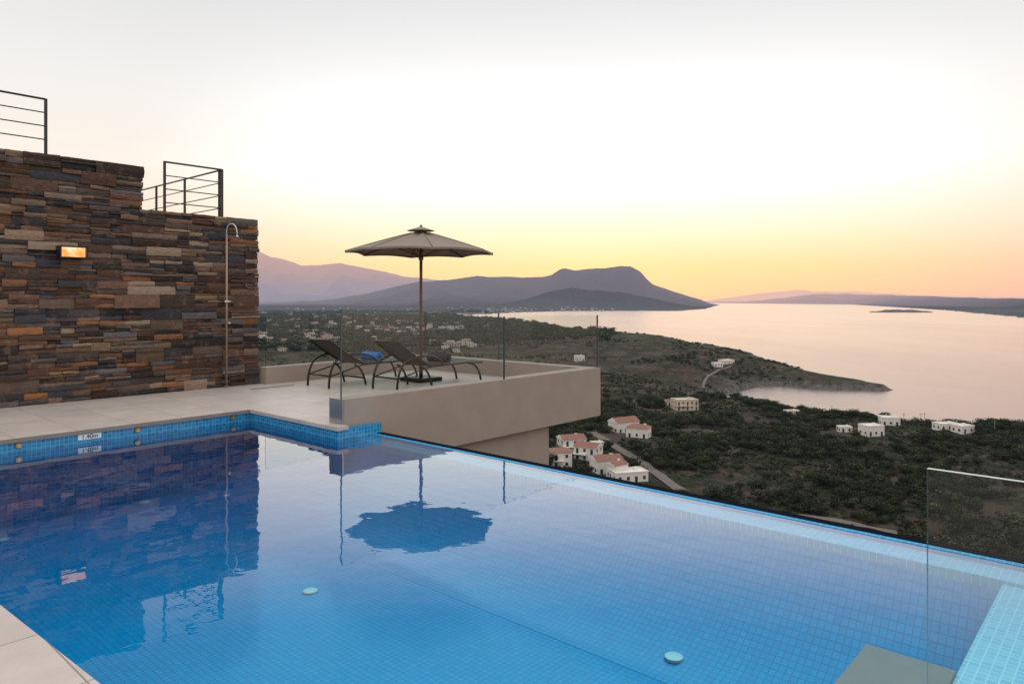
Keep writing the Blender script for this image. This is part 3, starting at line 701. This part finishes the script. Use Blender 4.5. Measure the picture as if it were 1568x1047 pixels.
Q1=road('dirt_road',[(905,662),(930,678),(965,698),(1000,722),(1042,752)],4.5,MR)
Q2=road('dirt_road.001',[(1130,800),(1230,792),(1320,806),(1400,822),(1500,838)],4,MR)
Q3=road('dirt_road.002',[(1060,606),(1080,580),(1100,566),(1120,560)],2.4,MR)
QQ=np.vstack([Q1,Q2,Q3])

for k,(u,v) in enumerate([(1384,655),(1410,652),(1416,655),(1274,640),(1523,668)]):
    X,Y,Z=hit(u,v); bm=bmesh.new(); tube(bm,[(0,0,-1),(0,0,7.5)],.16,8,r2=.1); box(bm,-.9,.9,-.06,.06,6.7,6.85)
    o=mesh_obj('utility_pole' if k==0 else 'utility_pole.%03d'%k,bm,M_wood,local=False); o.location=(X,Y,Z)

# ------------------------------------------------------------ vegetation
def leafmat(name,c0,c1):
    m,nt,out=newmat(name); oi=N(nt,'ShaderNodeObjectInfo'); at=N(nt,'ShaderNodeAttribute',attribute_name='Col')
    r=ramp(nt,[(0,c0),(1,c1)],oi.outputs['Random'])
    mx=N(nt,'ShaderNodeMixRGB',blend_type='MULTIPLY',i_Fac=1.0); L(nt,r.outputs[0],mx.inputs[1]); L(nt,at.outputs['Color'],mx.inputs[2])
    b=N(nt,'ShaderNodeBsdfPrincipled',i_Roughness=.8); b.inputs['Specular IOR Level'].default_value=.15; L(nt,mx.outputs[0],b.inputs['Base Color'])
    paint_haze(nt,b.outputs[0],out,m); return m
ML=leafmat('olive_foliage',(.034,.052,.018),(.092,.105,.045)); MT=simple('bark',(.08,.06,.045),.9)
def tree_mesh(name,seed,nleaf,H_,Wd,ls,lobes):
    rr=random.Random(seed); bm=bmesh.new(); cl=bm.loops.layers.color.new('Col')
    tube(bm,[(0,0,-.3),(.03,0,.15*H_),(.0,.05,.4*H_)],.045*H_,6,mi=1,r2=.025*H_)
    LB=[]
    for k in range(lobes):
        a=rr.uniform(0,6.28); q=rr.uniform(.1,.36)*Wd; c=Vector((math.cos(a)*q,math.sin(a)*q,rr.uniform(.38,.74)*H_)); LB.append((c,rr.uniform(.20,.34)*Wd,rr.uniform(.7,1.25)))
        tube(bm,[(0,0,.15*H_),c*.8+Vector((0,0,.05))],.022*H_,5,mi=1,r2=.008*H_)
    for f in bm.faces:
        for lp in f.loops: lp[cl]=(1,1,1,1)
    for _ in range(nleaf):
        c,r,tint=rr.choice(LB); d=Vector((rr.gauss(0,1),rr.gauss(0,1),rr.gauss(0,1))).normalized()
        p=c+Vector((d.x,d.y,d.z*.8))*r*rr.uniform(.6,1.12)
        n_=(d+Vector((rr.uniform(-.6,.6),rr.uniform(-.6,.6),rr.uniform(-.2,.8)))).normalized()
        t1=n_.orthogonal().normalized(); t2=n_.cross(t1); s=ls*rr.uniform(.6,1.4)
        vs=[bm.verts.new(p+t1*s*rr.uniform(.7,1.2)),bm.verts.new(p+t2*s*rr.uniform(.5,1)),bm.verts.new(p-t1*s*rr.uniform(.7,1.2)),bm.verts.new(p-t2*s*rr.uniform(.5,1))]
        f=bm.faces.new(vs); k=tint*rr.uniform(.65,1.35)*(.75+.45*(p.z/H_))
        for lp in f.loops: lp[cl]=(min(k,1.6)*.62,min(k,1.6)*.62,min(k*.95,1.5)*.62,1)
    me=bpy.data.meshes.new(name); bm.to_mesh(me); bm.free(); me.materials.append(ML); me.materials.append(MT)
    return bpy.data.objects.new(name,me)
def mkcol(name,objs):
    c=bpy.data.collections.new(name)
    for o in objs: c.objects.link(o)
    return c
C_near=mkcol('olive_tree_kinds',[tree_mesh('olive_kind_%d'%k,k+1,420,1.0,1.15,.06,7+k%3) for k in range(5)])
C_low=mkcol('shrub_kinds',[tree_mesh('shrub_kind_%d'%k,k+31,90,.75,1.25,.125,5) for k in range(4)])
def scatter(name,P,S,coll):
    me=bpy.data.meshes.new(name); n=len(P); me.vertices.add(n); me.vertices.foreach_set('co',np.asarray(P,np.float32).ravel())
    a=me.attributes.new('sc','FLOAT_VECTOR','POINT'); a.data.foreach_set('vector',np.asarray(S,np.float32).ravel())
    a=me.attributes.new('rz','FLOAT_VECTOR','POINT'); rz=np.zeros((n,3),np.float32); rz[:,2]=rng.uniform(0,6.28,n); a.data.foreach_set('vector',rz.ravel())
    o=link(bpy.data.objects.new(name,me))
    ng=bpy.data.node_groups.new(name+'_gn','GeometryNodeTree')
    ng.interface.new_socket('Geometry',in_out='INPUT',socket_type='NodeSocketGeometry'); ng.interface.new_socket('Geometry',in_out='OUTPUT',socket_type='NodeSocketGeometry')
    gi=ng.nodes.new('NodeGroupInput'); go=ng.nodes.new('NodeGroupOutput'); ip=ng.nodes.new('GeometryNodeInstanceOnPoints')
    ci=ng.nodes.new('GeometryNodeCollectionInfo'); ci.inputs['Collection'].default_value=coll; ci.inputs['Separate Children'].default_value=True; ci.inputs['Reset Children'].default_value=True
    ip.inputs['Pick Instance'].default_value=True
    def na(nm):
        q=ng.nodes.new('GeometryNodeInputNamedAttribute'); q.data_type='FLOAT_VECTOR'; q.inputs['Name'].default_value=nm; return q
    s=na('sc'); r_=na('rz')
    ng.links.new(gi.outputs[0],ip.inputs['Points']); ng.links.new(ci.outputs[0],ip.inputs['Instance']); ng.links.new(s.outputs[0],ip.inputs['Scale']); ng.links.new(r_.outputs[0],ip.inputs['Rotation']); ng.links.new(ip.outputs[0],go.inputs[0])
    md=o.modifiers.new('scatter','NODES'); md.node_group=ng; return o
def gen(n,r0,r1,a0,a1,thr,smin,smax,seed,nsc):
    r=np.sqrt(rng.uniform(r0*r0,r1*r1,n)); a=np.radians(rng.uniform(a0,a1,n)); X=r*np.sin(a); Y=r*np.cos(a); Z=H(X,Y)
    nz=fbm(X/nsc,Y/nsc,4,seed)*1.5+rng.uniform(-.35,.35,n)
    ok=(Z>SEA+5)&(nz>thr)
    for hx,hy,hw in hpos: ok&=~((np.hypot(X-hx,Y-hy)<hw*.75)|((np.abs(X/Y-hx/hy)<hw*.5/hy)&(Y<hy)&(Y>hy-14)))
    for q in QQ[::2]: ok&=np.hypot(X-q[0],Y-q[1])>4.5
    X,Y,Z=X[ok],Y[ok],Z[ok]; s=rng.uniform(smin,smax,len(X))*(.7+.6*rng.random(len(X))**2)
    S=np.stack([s*rng.uniform(.9,1.4,len(X)),s*rng.uniform(.9,1.4,len(X)),s*rng.uniform(.75,1.05,len(X))],-1)
    return np.stack([X,Y,Z-.15],-1),S
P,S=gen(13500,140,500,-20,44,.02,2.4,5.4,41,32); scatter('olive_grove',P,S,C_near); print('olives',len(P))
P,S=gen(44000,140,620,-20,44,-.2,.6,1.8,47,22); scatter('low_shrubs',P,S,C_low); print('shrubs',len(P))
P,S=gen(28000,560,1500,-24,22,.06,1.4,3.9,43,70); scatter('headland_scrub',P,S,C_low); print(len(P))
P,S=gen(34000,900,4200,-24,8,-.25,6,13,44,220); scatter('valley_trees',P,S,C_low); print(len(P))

# ------------------------------------------------------------ camera
cam=bpy.data.cameras.new('camera'); co_=link(bpy.data.objects.new('camera',cam)); co_.location=(0,0,CAMZ); co_.rotation_euler=(math.pi/2,0,0)
cam.sensor_width=36; cam.lens=36*F/1568; cam.shift_y=-(523.5-V0)/1568; cam.clip_start=.05; cam.clip_end=200000
sc.camera=co_
